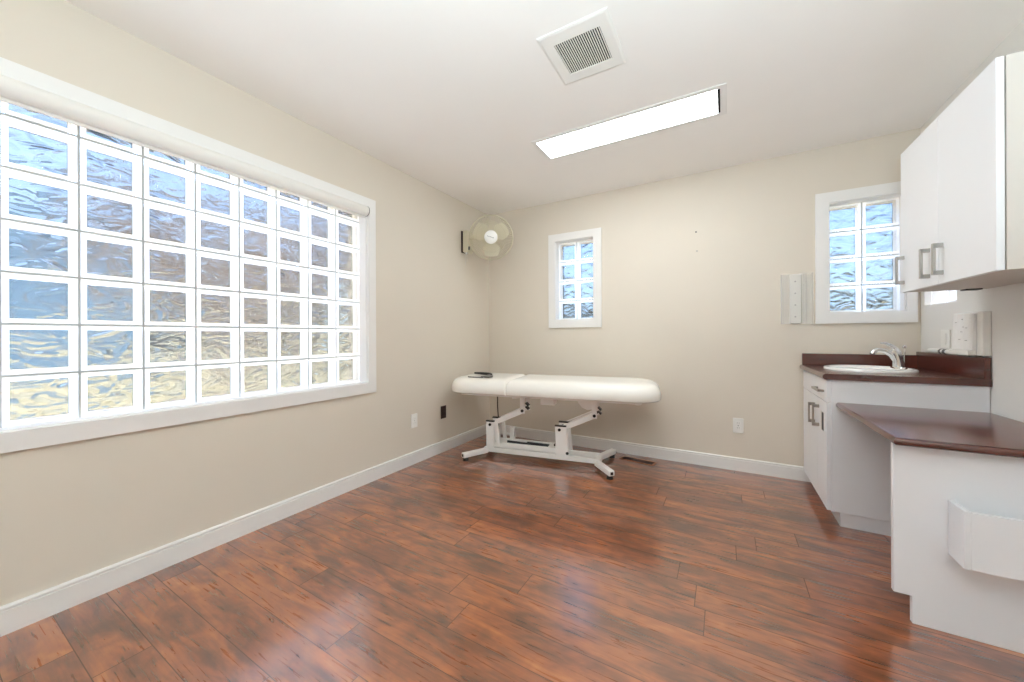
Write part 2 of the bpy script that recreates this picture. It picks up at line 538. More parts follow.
# roller blind rolled up at the head of the large window
bl = thing('roller_blind', 'white rolled-up roller blind along the head of the large glass block window', 'blind', (XL, 0.7, 2.044))
BX, BZ, BR = -2.273, 2.008, 0.037
bm = bmesh.new(); tube(bm, [(BX, W1['u0'] + 0.012, BZ), (BX, 1.786, BZ)], BR, 28); obj('fabric_roll', bm, M_fabric, bl, smooth=True)
bm = bmesh.new(); box(bm, (BX - 0.02, W1['u0'] + 0.014, BZ - BR - 0.012), (BX - 0.008, 1.784, BZ - BR + 0.004)); obj('bottom_rail', bm, M_plast, bl, bevel=0.002)
bm = bmesh.new()
tube(bm, [(BX, 1.786, BZ), (BX, 1.7905, BZ)], BR * 1.02, 28); obj('end_cap', bm, M_grey, bl, smooth=True)
bm = bmesh.new()
tube(bm, [(BX, 1.7905, BZ), (BX, 1.80, BZ)], BR * 0.93, 28); obj('clutch', bm, M_plast, bl, smooth=True)
bm = bmesh.new()
for dx in (-0.02, 0.02):
    z = 1.985
    k = 0
    tube(bm, [(BX + dx, 1.797, 1.99), (BX + dx, 1.797, 1.28)], 0.0016, 6)
pts = [(BX + 0.02 * math.cos(a), 1.797, 1.28 - 0.02 * math.sin(a)) for a in [PI * i / 8 for i in range(9)]]
tube(bm, pts, 0.0016, 6)
obj('bead_chain', bm, M_chain, bl, smooth=True)

# ------------------------------------------------------------------ ceiling fixtures
cl = thing('ceiling_light', 'long white rectangular lit panel set into the ceiling', 'light', (-0.565, 2.445, H))
lx0, lx1, ly0, ly1 = -1.140, -0.032, 2.318, 2.572
bm = bmesh.new()
for a, b in (((lx0 - 0.03, ly0 - 0.03), (lx0, ly1 + 0.03)), ((lx1 + 0.018, ly0 - 0.03), (lx1 + 0.05, ly1 + 0.03)), ((lx0, ly0 - 0.03), (lx1 + 0.018, ly0)), ((lx0, ly1), (lx1 + 0.018, ly1 + 0.03))):
    box(bm, (a[0], a[1], H - 0.006), (b[0], b[1], H))
obj('frame', bm, M_trim, cl, bevel=0.002)
bm = bmesh.new(); box(bm, (lx1 + 0.006, ly0 + 0.002, H - 0.0025), (lx1 + 0.017, ly1 - 0.002, H - 0.0005)); obj('gap_shade', bm, M_dark, cl)  # dark strip painted in for the shaded slit beside the diffuser
bm = bmesh.new(); box(bm, (lx0 + 0.002, ly0 + 0.002, H - 0.004), (lx1, ly1 - 0.002, H - 0.001)); obj('diffuser', bm, emit_mat('lit_diffuser', (0.92, 0.97, 1.0, 1), LAMP_FRONT), cl)
# added fill panel on the unseen ceiling behind the camera, to brighten the room
c2 = thing('ceiling_light', 'added unseen fill panel on the ceiling at the near end of the room', 'light', (-0.565, -0.45, H))
bm = bmesh.new()
for a, b in (((-1.18, -0.62), (-1.15, -0.28)), ((0.02, -0.62), (0.05, -0.28)), ((-1.15, -0.62), (0.02, -0.59)), ((-1.15, -0.31), (0.02, -0.28))):
    box(bm, (a[0], a[1], H - 0.006), (b[0], b[1], H))
obj('frame', bm, M_trim, c2, bevel=0.002)
bm = bmesh.new(); box(bm, (-1.148, -0.588, H - 0.004), (0.018, -0.312, H - 0.001)); obj('diffuser', bm, emit_mat('added_fill_diffuser', (0.92, 0.97, 1.0, 1), FILL_REAR), c2)

cv = thing('ceiling_vent', 'square white ceiling exhaust vent with dark slatted grille', 'vent', (-0.577, 1.685, H))
vx0, vx1, vy0, vy1 = -0.742, -0.414, 1.508, 1.862
gx0, gx1, gy0, gy1 = -0.684, -0.467, 1.578, 1.794
bm = bmesh.new()
D = 0.008
prismO = [(vx0, vy0), (vx1, vy0), (vx1, vy1), (vx0, vy1)]
prismI = [(vx0 + 0.012, vy0 + 0.012), (vx1 - 0.012, vy0 + 0.012), (vx1 - 0.012, vy1 - 0.012), (vx0 + 0.012, vy1 - 0.012)]
prismG = [(gx0, gy0), (gx1, gy0), (gx1, gy1), (gx0, gy1)]
lo = [[bm.verts.new((x, y, z)) for x, y in pl] for pl, z in ((prismO, H - 0.001), (prismO, H - D + 0.003), (prismI, H - D), (prismG, H - D), (prismG, H - 0.002))]
for A, B in zip(lo[:-1], lo[1:]):
    for k in range(4): bm.faces.new((A[k], A[(k + 1) % 4], B[(k + 1) % 4], B[k]))
obj('frame', bm, M_plast, cv)
bm = bmesh.new(); box(bm, (gx0 - 0.002, gy0 - 0.002, H - 0.003), (gx1 + 0.002, gy1 + 0.002, H - 0.001)); obj('duct_shade_sheet', bm, M_dark, cv)  # near-black sheet put in for the shade inside the duct
bm = bmesh.new()
n = 21
for i in range(n):
    x = gx0 + (i + 0.5) * (gx1 - gx0) / n
    box(bm, (x - 0.0022, gy0, H - D + 0.001), (x + 0.0018, gy1, H - D + 0.005))
obj('grille', bm, M_plast, cv)

# ------------------------------------------------------------------ massage table (local frame: x along the table, y across)
TA = math.radians(10)
tu = Vector((math.cos(TA), math.sin(TA), 0)); tv = Vector((-math.sin(TA), math.cos(TA), 0))
S0, V0 = -0.80, 3.11
tb = tu * S0 + tv * V0
mt = thing('massage_table', 'white padded massage table on a white steel lift base in the corner', 'massage table', (tb.x, tb.y, 0), TA)
def q(s, v, z): return (s - S0, v - V0, z)

def rrect(x0, x1, y0, y1, rl, rr, n=8):
    out = []
    for cx, cy, r, a0 in ((x1 - rr, y1 - rr, rr, 0), (x0 + rl, y1 - rl, rl, PI / 2), (x0 + rl, y0 + rl, rl, PI), (x1 - rr, y0 + rr, rr, 1.5 * PI)):
        for i in range(n + 1):
            a = a0 + PI / 2 * i / n
            out.append((cx + r * math.cos(a), cy + r * math.sin(a)))
    return out

def cushion(name, s0, s1, v0, v1, rl, rr, endl, endr, prof, m):
    """padded slab: rounded outline swept through (inset, z) rings; end factors soften each end's roll"""
    bm = bmesh.new(); rings = []
    for ins, z in prof:
        k = max(0.0, min(1.0, (z - 0.67) / 0.03))
        a0 = s0 + ins * (endl if endl == 1.0 else endl * k); a1 = s1 - ins * (endr if endr == 1.0 else endr * k)
        pl = rrect(a0 - S0, a1 - S0, v0 + ins - V0, v1 - ins - V0, max(0.008, rl - ins * 0.7), max(0.008, rr - ins * 0.7))
        rings.append([bm.verts.new((x, y, z)) for x, y in pl])
    for A, B in zip(rings[:-1], rings[1:]):
        for k in range(len(A)): bm.faces.new((A[k], A[(k + 1) % len(A)], B[(k + 1) % len(A)], B[k]))
    bm.faces.new(rings[0][::-1]); bm.faces.new(rings[-1])
    return obj(name, bm, m, mt, smooth=True, local=True)
prof = [(0.034, 0.588), (0.014, 0.591), (0.003, 0.600), (0.0, 0.614), (0.0, 0.636), (0.004, 0.658), (0.014, 0.681), (0.030, 0.699), (0.052, 0.712), (0.085, 0.720), (0.14, 0.724), (0.20, 0.725)]
cushion('body_cushion', -1.0895, 0.108, 2.805, 3.425, 0.012, 0.20, 0.45, 1.0, prof, M_vinyl)
cushion('head_cushion', -1.672, -1.090, 2.805, 3.425, 0.19, 0.012, 1.0, 0.45, prof, M_vinyl)
bm = bmesh.new(); box(bm, q(-1.56, 2.93, 0.562), q(-0.04, 3.33, 0.5925)); obj('base_board', bm, M_wmetal, mt, local=True)
# floor frame
for s in (1, -1):
    bm = bmesh.new()
    if s == 1: P = [(-0.245, 2.835), (-0.375, 3.03), (-0.375, 3.19), (-0.275, 3.395)]
    else: P = [(-1.500, 2.835), (-1.375, 3.03), (-1.375, 3.19), (-1.475, 3.395)]
    bar(bm, [q(a, b, 0.049) for a, b in P], 0.048, 0.042)
    ft = obj('foot', bm, M_wmetal, mt, bevel=0.006, local=True)
    for (a, b), (c, d) in ((P[0], P[1]), (P[3], P[2])):
        e = (Vector((a, b)) - Vector((c, d))).normalized()
        bm = bmesh.new(); tube(bm, [q(a - e.x * 0.03, b - e.y * 0.03, 0.001), q(a - e.x * 0.03, b - e.y * 0.03, 0.030)], [0.026, 0.02], 14); obj('rubber_glide', bm, M_black, ft, smooth=True, local=True)
        bm = bmesh.new(); x, y, z = q(a + e.x * 0.001, b + e.y * 0.001, 0.049)
        mw = Matrix.Translation((x, y, z)) @ Matrix.Rotation(math.atan2(e.y, e.x), 4, 'Z')
        box(bm, (-0.004, -0.011, -0.011), (0.001, 0.011, 0.011), mw); obj('end_plug', bm, M_black, ft, local=True)
for v in (3.045, 3.185):
    bm = bmesh.new(); bar(bm, [q(-1.385, v, 0.062), q(-0.370, v, 0.062)], 0.035, 0.042); obj('floor_rail', bm, M_wmetal, mt, bevel=0.005, local=True)
    bm = bmesh.new(); bar(bm, [q(-1.29, v + 0.004, 0.112), q(-0.700, v + 0.004, 0.112)], 0.026, 0.040); obj('upper_rail', bm, M_wmetal, mt, bevel=0.004, local=True)
bm = bmesh.new(); box(bm, q(-0.80, 3.06, 0.085), q(-0.70, 3.17, 0.13)); obj('cross_plate', bm, M_wmetal, mt, bevel=0.004, local=True)
bm = bmesh.new(); tube(bm, [q(-1.19, 3.115, 0.125), q(-1.00, 3.115, 0.122)], 0.011, 12); tube(bm, [q(-1.00, 3.115, 0.122), q(-0.80, 3.115, 0.118)], 0.020, 12); obj('lift_actuator', bm, M_dkgrey, mt, smooth=True, local=True)
bm = bmesh.new(); box(bm, q(-1.20, 3.20, 0.10), q(-1.155, 3.235, 0.235)); box(bm, q(-1.255, 3.20, 0.165), q(-1.2, 3.225, 0.175)); obj('motor_bracket', bm, M_wmetal, mt, bevel=0.003, local=True)
bm = bmesh.new(); box(bm, q(-0.755, 3.10, 0.13), q(-0.715, 3.14, 0.145)); obj('switch', bm, M_black, mt, bevel=0.003, local=True)
# uprights, lift arms and hangers, a front and a back one of each
for v, w in ((3.028, 1), (3.185, 0)):
    bm = bmesh.new(); prism(bm, [(a - S0, z) for a, z in ((-1.362, 0.05), (-1.288, 0.05), (-1.288, 0.318), (-1.362, 0.318))], 1, v - V0, v + 0.014 - V0); obj('upright', bm, M_wmetal, mt, bevel=0.003, local=True)
    bm = bmesh.new(); prism(bm, [(a - S0, z) for a, z in ((-1.283, 0.30), (-1.248, 0.30), (-1.222, 0.095), (-1.258, 0.095))], 1, v + 0.002 - V0, v + 0.016 - V0); obj('brace', bm, M_wmetal, mt, bevel=0.003, local=True)
    bm = bmesh.new(); prism(bm, [(a - S0, z) for a, z in ((-0.722, 0.083), (-0.607, 0.083), (-0.630, 0.318), (-0.728, 0.325))], 1, v - V0, v + 0.014 - V0); obj('upright', bm, M_wmetal, mt, bevel=0.003, local=True)
    for p0, p1 in (((-1.325, 0.288), (-1.018, 0.432)), ((-0.688, 0.294), (-0.398, 0.432))):
        bm = bmesh.new(); bar(bm, [q(p0[0], v + 0.030, p0[1]), q(p1[0], v + 0.030, p1[1])], 0.028, 0.046)
        obj('lift_arm', bm, M_wmetal, mt, bevel=0.004, local=True)
        bm = bmesh.new(); box(bm, q(p1[0] - 0.022, v + 0.002, p1[1] - 0.024), q(p1[0] + 0.020, v + 0.014, 0.556)); hg = obj('hanger', bm, M_wmetal, mt, bevel=0.003, local=True)
        for p in (p0, p1):
            bm = bmesh.new(); x, y, z = q(p[0], v, p[1]); y0 = y - 0.007
            tube(bm, [(x, y0, z), (x, y0 + 0.018, z)], 0.0125, 14); obj('pivot_bolt', bm, M_black, mt, smooth=True, local=True)
bm = bmesh.new(); tube(bm, [q(-0.622, 3.022, 0.103), q(-0.622, 3.040, 0.103)], 0.0125, 14); obj('pivot_bolt', bm, M_black, mt, smooth=True, local=True)
for s0, s1, z in ((-1.365, -1.285, 0.318), (-0.728, -0.632, 0.325)):
    for v in (3.022, 3.175):
        bm = bmesh.new(); box(bm, q(s0, v, z - 0.004), q(s1, v + 0.028, z + 0.007)); obj('rubber_cap', bm, M_black, mt, bevel=0.002, local=True)
for s in (-0.995, -0.372):
    for dz in (0.455, 0.487):
        bm = bmesh.new(); bar(bm, [q(s, 3.07, dz + 0.012), q(s + 0.026, 3.07, dz - 0.012)], 0.05, 0.010); obj('bump_stop', bm, M_black, mt, local=True)
bm = bmesh.new(); bar(bm, [q(-1.115, 3.06, 0.540), q(-1.025, 3.06, 0.552)], 0.06, 0.020); obj('seat_bracket', bm, M_wmetal, mt, bevel=0.003, local=True)
bm = bmesh.new(); box(bm, q(-0.835, 2.96, 0.508), q(-0.715, 3.06, 0.561)); obj('control_box', bm, M_plast, mt, bevel=0.006, local=True)
bm = bmesh.new()
prism(bm, [(a - S0, z) for a, z in ((-0.545, 0.556), (-0.535, 0.520), (-0.505, 0.485), (-0.46, 0.466), (-0.415, 0.478), (-0.395, 0.505), (-0.385, 0.556))], 1, 3.075 - V0, 3.09 - V0); obj('lift_plate', bm, M_wmetal, mt, local=True)
bm = bmesh.new(); tube(bm, [q(-1.275, 3.09, 0.556), q(-1.277, 3.092, 0.45), q(-1.268, 3.09, 0.33), q(-1.27, 3.11, 0.14)], 0.0055, 8); obj('power_cord', bm, M_cord, mt, smooth=True, local=True)
for s, r in ((-0.205, 0.010), (-0.06, 0.028)):
    bm = bmesh.new(); tube(bm, [q(s + r * math.cos(a), 2.87, 0.586 - r * 0.55 * math.sin(a)) for a in [PI * i / 10 for i in range(11)]], 0.004, 8)
    obj('pull_loop', bm, M_plast, mt, smooth=True, local=True)
# hand control lying on the head cushion
hc = thing('hand_control', 'black and grey hand control lying on the white head cushion', 'remote control', tuple(tu * -1.40 + tv * 3.02 + Vector((0, 0, 0.7262))), TA)
HC_BODY = [(-1.36, 2.905), (-1.27, 2.88), (-1.255, 2.93), (-1.28, 3.0), (-1.33, 3.07), (-1.352, 3.03), (-1.345, 2.965)]
HC_GRIP = [(-1.53, 3.14), (-1.46, 3.13), (-1.39, 3.11), (-1.34, 3.08), (-1.315, 3.04)]
HC_CORD = [(-1.33, 2.895), (-1.38, 2.885), (-1.43, 2.89), (-1.475, 2.895)]
def hq(s, v, z): return (s + 1.40, v - 3.02, z)
bm = bmesh.new()
prism(bm, [(a + 1.40, b - 3.02) for a, b in HC_BODY], 2, 0.0005, 0.0115); obj('body', bm, M_grey, hc, bevel=0.004, local=True)
bm = bmesh.new()
tube(bm, [hq(a, b, 0.0105) for a, b in HC_GRIP], [0.008, 0.0115, 0.013, 0.014, 0.010], 12); obj('grip', bm, M_black, hc, smooth=True, local=True)
bm = bmesh.new()
tube(bm, [hq(a, b, 0.002) for a, b in HC_CORD], 0.005, 8); obj('cord', bm, M_grey, hc, smooth=True, local=True)

# ------------------------------------------------------------------ wall fan in the corner
FC = Vector((-1.925, 2.925, 2.030))
fdir = (Vector((0.02, -0.25, CAM_H + 0.25)) - FC).normalized()      # faces into the room
wf = thing('wall_fan', 'cream wall-mounted fan with round wire guard near the ceiling corner', 'fan', (XL, 2.97, 2.05))
bm = bmesh.new(); box(bm, (XL + 0.001, 2.938, 1.930), (XL + 0.009, 3.042, 2.152)); obj('back_plate', bm, M_brown, wf, bevel=0.003)
bm = bmesh.new(); prism(bm, [(XL + 0.012, 1.940), (XL + 0.055, 1.920), (XL + 0.085, 1.940), (XL + 0.088, 2.0), (XL + 0.07, 2.150), (XL + 0.012, 2.151)], 1, 2.948, 3.037); obj('control_housing', bm, M_fan, wf, bevel=0.008, seg=3)
bm = bmesh.new(); box(bm, (XL + 0.075, 2.958, 1.950), (XL + 0.098, 2.949, 1.985)); obj('switch', bm, M_black, wf, bevel=0.003)
bm = bmesh.new(); lathe(bm, [(0.0, -0.012), (0.018, -0.012), (0.018, 0.006), (0.0, 0.006)], (XL + 0.055, 2.958, 1.920), seg=16); obj('knob', bm, M_chrome, wf, smooth=True)
bm = bmesh.new(); tube(bm, [(XL + 0.05, 2.97, 2.10), (XL + 0.14, 2.985, 2.085), FC - fdir * 0.16], [0.026, 0.022, 0.028], 14); obj('arm', bm, M_fan, wf, smooth=True)
bm = bmesh.new(); lathe(bm, [(0.0, -0.19), (0.045, -0.185), (0.062, -0.16), (0.066, -0.09), (0.055, -0.075), (0.02, -0.07), (0.012, -0.005), (0.0, -0.004)], FC, fdir, 24); obj('motor', bm, M_fan, wf, smooth=True)
fs, ft_ = frame_from(fdir)
RF = 0.208
def fp(r, a, h): return FC + fdir * h + r * (math.cos(a) * fs + math.sin(a) * ft_)
bm = bmesh.new()
tube(bm, [fp(RF, 2 * PI * k / 56, -0.03) for k in range(56)], 0.0062, 8, closed=True)
for rr, hh in ((0.14, 0.032), (0.14, -0.085)):
    tube(bm, [fp(rr, 2 * PI * k / 40, hh) for k in range(40)], 0.0016, 5, closed=True)
NW = 72
for k in range(NW):
    a = 2 * PI * k / NW
    tube(bm, [fp(0.05, a + 0.16, 0.040), fp(0.14, a + 0.06, 0.031), fp(0.19, a, 0.008), fp(RF, a, -0.028)], 0.0016, 4, caps=False)
    tube(bm, [fp(0.06, a, -0.09), fp(0.14, a, -0.084), fp(0.19, a, -0.060), fp(RF, a, -0.032)], 0.0016, 4, caps=False)
obj('wire_guard', bm, M_fanwire, wf, smooth=True)
for k in range(3):
    bm = bmesh.new(); a0 = 2 * PI * k / 3 + 0.5
    grid = []
    for i in range(8):
        r = 0.035 + (0.178 - 0.035) * i / 7
        w = 0.42 + 0.33 * math.sin(PI * min(1, i / 6.2)) if i < 7 else 0.38
        grid.append([(r, a0 + w * (j / 6 - 0.5) * 2 * (1.0 if j < 3 else 1.0), -0.028 + 0.026 * (j / 6 - 0.5) * (0.6 + 0.6 * i / 7)) for j in range(7)])
    top = [[bm.verts.new(fp(r, a, h + 0.001)) for r, a, h in row] for row in grid]
    bot = [[bm.verts.new(fp(r, a, h - 0.001)) for r, a, h in row] for row in grid]
    for i in range(7):
        for j in range(6):
            bm.faces.new((top[i][j], top[i][j + 1], top[i + 1][j + 1], top[i + 1][j]))
            bm.faces.new((bot[i][j], bot[i + 1][j], bot[i + 1][j + 1], bot[i][j + 1]))
    for i in range(7):
        for j in (0, 6): bm.faces.new((top[i][j], top[i + 1][j], bot[i + 1][j], bot[i][j]))
    for i in (0, 7):
        for j in range(6): bm.faces.new((top[i][j], top[i][j + 1], bot[i][j + 1], bot[i][j]))
    obj('blade', bm, M_fan, wf, smooth=True)
bm = bmesh.new(); lathe(bm, [(0.0, 0.030), (0.058, 0.030), (0.063, 0.036), (0.062, 0.043), (0.050, 0.049), (0.0, 0.052)], FC, fdir, 32)
hub = obj('hub_badge', bm, M_plast, wf, smooth=True)
bm = bmesh.new()
ri = (rt0 - fdir * rt0.dot(fdir)).normalized(); ui = fdir.cross(ri) * (1 if fdir.cross(ri).z > 0 else -1)
c0 = FC + fdir * 0.0525
for k in range(7):   # a line of tiny lettering, too small to read
    p = c0 + ri * (-0.030 + k * 0.009) + ui * (0.008 - k * 0.0028)
    tube(bm, [p - ui * 0.003, p + ui * (0.004 if k % 3 else 0.006)], 0.0022, 6)
obj('badge_lettering', bm, M_grey, hub)
bm = bmesh.new(); tube(bm, [(XL + 0.045, 2.95, 1.94), (XL + 0.046, 2.95, 1.80)], 0.0016, 6); tube(bm, [(XL + 0.065, 2.95, 1.94), (XL + 0.066, 2.95, 1.83)], 0.0016, 6); obj('pull_cord', bm, M_chain, wf)

# ------------------------------------------------------------------ outlets, vents and small wall things
def outlet(loc, axis, sgn, name, label, cat, m, mslot, w=0.072, h=0.118, duplex=True):
    o = thing(name, label, cat, loc)
    def B(u0, u1, z0, z1, d0, d1):
        bm = bmesh.new()
        if axis == 0: a, b = (loc[0] + u0, loc[1] + sgn * d0, loc[2] + z0), (loc[0] + u1, loc[1] + sgn * d1, loc[2] + z1)
        else: a, b = (loc[0] + sgn * d0, loc[1] + u0, loc[2] + z0), (loc[0] + sgn * d1, loc[1] + u1, loc[2] + z1)
        box(bm, [min(a[i], b[i]) for i in range(3)], [max(a[i], b[i]) for i in range(3)])
        return bm
    obj('cover_plate', B(-w / 2, w / 2, -h / 2, h / 2, 0.0, 0.006), m, o, bevel=0.002)
    if duplex:
        for dz in (0.0195, -0.0195):
            f = obj('socket', B(-0.0165, 0.0165, dz - 0.0145, dz + 0.0145, 0.006, 0.0085), m, o, bevel=0.002)
            for du, hh in ((-0.0063, 0.0046), (0.0063, 0.0038)):
                obj('slot', B(du - 0.0011, du + 0.0011, dz + 0.002 - hh, dz + 0.002 + hh, 0.0082, 0.0089), mslot, f)
        obj('screw', B(-0.003, 0.003, -0.003, 0.003, 0.006, 0.0072), mslot, o)
    else:
        obj('rocker', B(-0.0165, 0.0165, -0.033, 0.033, 0.006, 0.009), m, o, bevel=0.002)
    return o
outlet((XL, 2.282, 0.366), 1, 1, 'wall_outlet', 'white outlet on the wall below the large glass block window', 'outlet', M_plast, M_dot)
outlet((XL, 2.658, 0.371), 1, 1, 'wall_outlet', 'dark brown outlet on the wall beside the massage table', 'outlet', M_brown, M_black)
outlet((0.095, YB, 0.362), 0, -1, 'wall_outlet', 'white outlet on the back wall between massage table and sink cabinet', 'outlet', M_plast, M_grey)
outlet((XR, 3.126, 1.061), 1, -1, 'wall_outlet', 'white plate above the sink counter beside the paper towels', 'outlet', M_plast, M_dot, w=0.10, h=0.105, duplex=False)

fr = thing('floor_register', 'bronze slotted floor register by the back baseboard', 'vent', (-0.652, 3.285, 0.0), math.radians(-9))
bm = bmesh.new()
for lo_, hi_ in (((-0.148, -0.048), (-0.132, 0.048)), ((0.132, -0.048), (0.148, 0.048)), ((-0.132, -0.048), (0.132, -0.036)), ((-0.132, 0.036), (0.132, 0.048))):
    box(bm, (lo_[0], lo_[1], 0.0005), (hi_[0], hi_[1], 0.005))
obj('frame', bm, M_copper, fr, bevel=0.0015, local=True)
bm = bmesh.new(); box(bm, (-0.132, -0.036, 0.0004), (0.132, 0.036, 0.0012)); obj('duct_shade_sheet', bm, M_brown, fr, local=True)  # dark brown sheet put in for the shaded duct under the louvres
bm = bmesh.new()
for i in range(22):
    x = -0.126 + i * 0.012
    box(bm, (x - 0.0022, -0.036, 0.0012), (x + 0.0022, 0.036, 0.0038))
obj('louvre', bm, M_brown, fr, local=True)

for (x, z), lab in (((-0.202, 1.957), 'small dark screw high on the bare back wall'), ((-0.195, 1.796), 'pale wall anchor in the back wall below the dark screw')):
    w = thing('wall_screw', lab, 'screw', (x, YB, z))
    mm = M_grey if z > 1.9 else M_dot
    bm = bmesh.new(); lathe(bm, [(0.0, 0.0), (0.0065, 0.0), (0.006, 0.003), (0.003, 0.0055), (0.0, 0.006)], (x, YB, z), (0, -1, 0), 12); obj('head', bm, mm, w, smooth=True)

# clear holder with a white screwed strip beside window 3
ah = thing('acrylic_holder', 'clear plastic wall holder with white strip beside the right window', 'holder', (0.47, YB, 1.36))
ax0, ax1, az0, az1 = 0.374, 0.566, 1.168, 1.545
bm = bmesh.new(); box(bm, (ax0, YB - 0.004, az0), (ax1, YB - 0.0005, az1)); obj('back_sheet', bm, M_clear, ah)
bm = bmesh.new(); box(bm, (0.428, YB - 0.012, az0 + 0.004), (0.496, YB - 0.004, az1 - 0.004)); st = obj('mounting_strip', bm, M_strip, ah, bevel=0.002)
for k in range(4):
    z = az0 + 0.055 + k * 0.088
    bm = bmesh.new(); lathe(bm, [(0.0, 0.0), (0.006, 0.0), (0.005, 0.002), (0.0, 0.0025)], (0.462, YB - 0.012, z), (0, -1, 0), 12); obj('screw', bm, M_dot, st, smooth=True)
for name, a, b, d in (('side_flange', ax0, ax0 + 0.005, 0.030), ('side_flange', ax1 - 0.005, ax1, 0.030), ('divider', 0.510, 0.5145, 0.022), ('divider', 0.524, 0.5275, 0.022)):
    bm = bmesh.new(); box(bm, (a, YB - d, az0), (b, YB - 0.004, az1)); obj(name, bm, M_clear, ah)

XC, YC = XR - 0.003, YB - 0.003
# ------------------------------------------------------------------ sink cabinet
XF, YE = 0.527, 2.715          # carcass front, end panel towards the camera
DX = 0.507                     # door face
CT, CB = 0.866, 0.832          # counter top and underside
sk = thing('sink_cabinet', 'white base cabinet with drawer and two doors under the sink', 'cabinet', (0.82, 3.08, 0))
KH = 0.080
bm = bmesh.new(); box(bm, (XF, YE, KH), (XC, YE + 0.018, CB)); obj('end_panel', bm, M_cab, sk, bevel=0.0012)
bm = bmesh.new(); box(bm, (XF, YE + 0.018, KH), (XC, YC, KH + 0.018)); box(bm, (XC - 0.018, YE + 0.018, KH + 0.018), (XC, YC, CB)); box(bm, (XF, YC - 0.018, KH + 0.018), (XC - 0.018, YC, CB))
box(bm, (XF, YE + 0.018, 0.79), (XF + 0.018, YC - 0.018, CB)); obj('carcass', bm, M_cab, sk)
bm = bmesh.new(); box(bm, (0.566, YE + 0.012, 0), (0.584, YC, KH)); box(bm, (0.584, YE + 0.012, 0), (XC, YE + 0.024, KH)); obj('toe_kick', bm, M_cab, sk)
def pull(parent, axis_pts, out, r=0.006):
    """square bracket pull: bar plus two posts; axis_pts are the two ends on the face, out the stand-off vector"""
    bm = bmesh.new()
    a, b = Vector(axis_pts[0]), Vector(axis_pts[1]); o_ = Vector(out)
    d = (b - a).normalized(); s = d.cross(o_.normalized())
    def ob(p0, p1, w1, dirn, t):
        # oriented slab
        mw = Matrix((dirn, s, dirn.cross(s))).transposed().to_4x4(); mw.translation = (p0 + p1) / 2
        L = (p1 - p0).length / 2
        box(bm, (-L, -w1, -t), (L, w1, t), mw)
    ob(a + o_, b + o_, r, d, 0.0045)
    on_ = o_.normalized()
    for p, sg in ((a, 1), (b, -1)):
        pp = p + d * sg * 0.009
        ob(pp, pp + o_, r, on_, 0.009)
    return obj('handle', bm, M_steel, parent)
g = 0.0015
y_seam = 2.968
bm = bmesh.new(); box(bm, (DX, YE + 0.002, 0.7015), (XF - 0.001, YC - 0.012, CB - 0.006)); dr = obj('drawer_front', bm, M_cab, sk, bevel=0.0012)
pull(dr, ((DX, 2.955, 0.757), (DX, 2.775, 0.757)), (-0.026, 0, 0))
bm = bmesh.new(); box(bm, (DX, y_seam + g, KH + 0.004), (XF - 0.001, YC - 0.012, 0.6965)); d1 = obj('door', bm, M_cab, sk, bevel=0.0012)
pull(d1, ((DX, 3.035, 0.520), (DX, 3.035, 0.648)), (-0.030, 0, 0), 0.008)
bm = bmesh.new(); box(bm, (DX, YE + 0.002, KH + 0.004), (XF - 0.001, y_seam - g, 0.6965)); d2 = obj('door', bm, M_cab, sk, bevel=0.0012)
pull(d2, ((DX, 2.915, 0.523), (DX, 2.915, 0.655)), (-0.030, 0, 0), 0.008)
bm = bmesh.new(); box(bm, (DX - 0.004, 2.768, 0.520), (DX, 2.860, 0.632)); pl = obj('label_plate', bm, M_plast, d2, bevel=0.001)
bm = bmesh.new(); box(bm, (DX - 0.0055, 2.772, 0.524), (DX - 0.004, 2.815, 0.629)); obj('slot', bm, M_black, pl)

# counter with sink cut-out
SX, SY, RX, RY = 0.780, 3.105, 0.212, 0.235
ct = thing('sink_counter', 'dark cherry laminate counter with backsplash holding the white sink', 'countertop', (0.80, 3.08, CB))
cx0, cy0 = 0.486, 2.700
bm = bmesh.new()
def slab_with_hole(bm, x0, x1, y0, y1, z0, z1, rx, ry, n=48):
    import itertools
    outer, inner = [], []
    for k in range(n):
        a = 2 * PI * (k + 0.5) / n; c, s = math.cos(a), math.sin(a)
        tx = ((x1 - SX) / c if c > 0 else (x0 - SX) / c) if abs(c) > 1e-9 else 1e9
        ty = ((y1 - SY) / s if s > 0 else (y0 - SY) / s) if abs(s) > 1e-9 else 1e9
        t = min(tx, ty); outer.append([SX + c * t, SY + s * t]); inner.append((SX + rx * c, SY + ry * s))
    for X, Y in ((x0, y0), (x1, y0), (x1, y1), (x0, y1)):
        k = min(range(n), key=lambda i: (outer[i][0] - X) ** 2 + (outer[i][1] - Y) ** 2); outer[k] = [X, Y]
    V = {}
    for nm, pl in (('o', outer), ('i', inner)):
        for zi, z in (('0', z0), ('1', z1)): V[nm + zi] = [bm.verts.new((p[0], p[1], z)) for p in pl]
    for k in range(n):
        j = (k + 1) % n
        bm.faces.new((V['o1'][k], V['o1'][j], V['i1'][j], V['i1'][k])); bm.faces.new((V['o0'][k], V['i0'][k], V['i0'][j], V['o0'][j]))
        bm.faces.new((V['o0'][k], V['o0'][j], V['o1'][j], V['o1'][k])); bm.faces.new((V['i0'][k], V['i1'][k], V['i1'][j], V['i0'][j]))
slab_with_hole(bm, cx0 + 0.016, XC, cy0, YC, CB, CT, RX - 0.02, RY - 0.02)
obj('worktop', bm, M_counter, ct)
bm = bmesh.new()
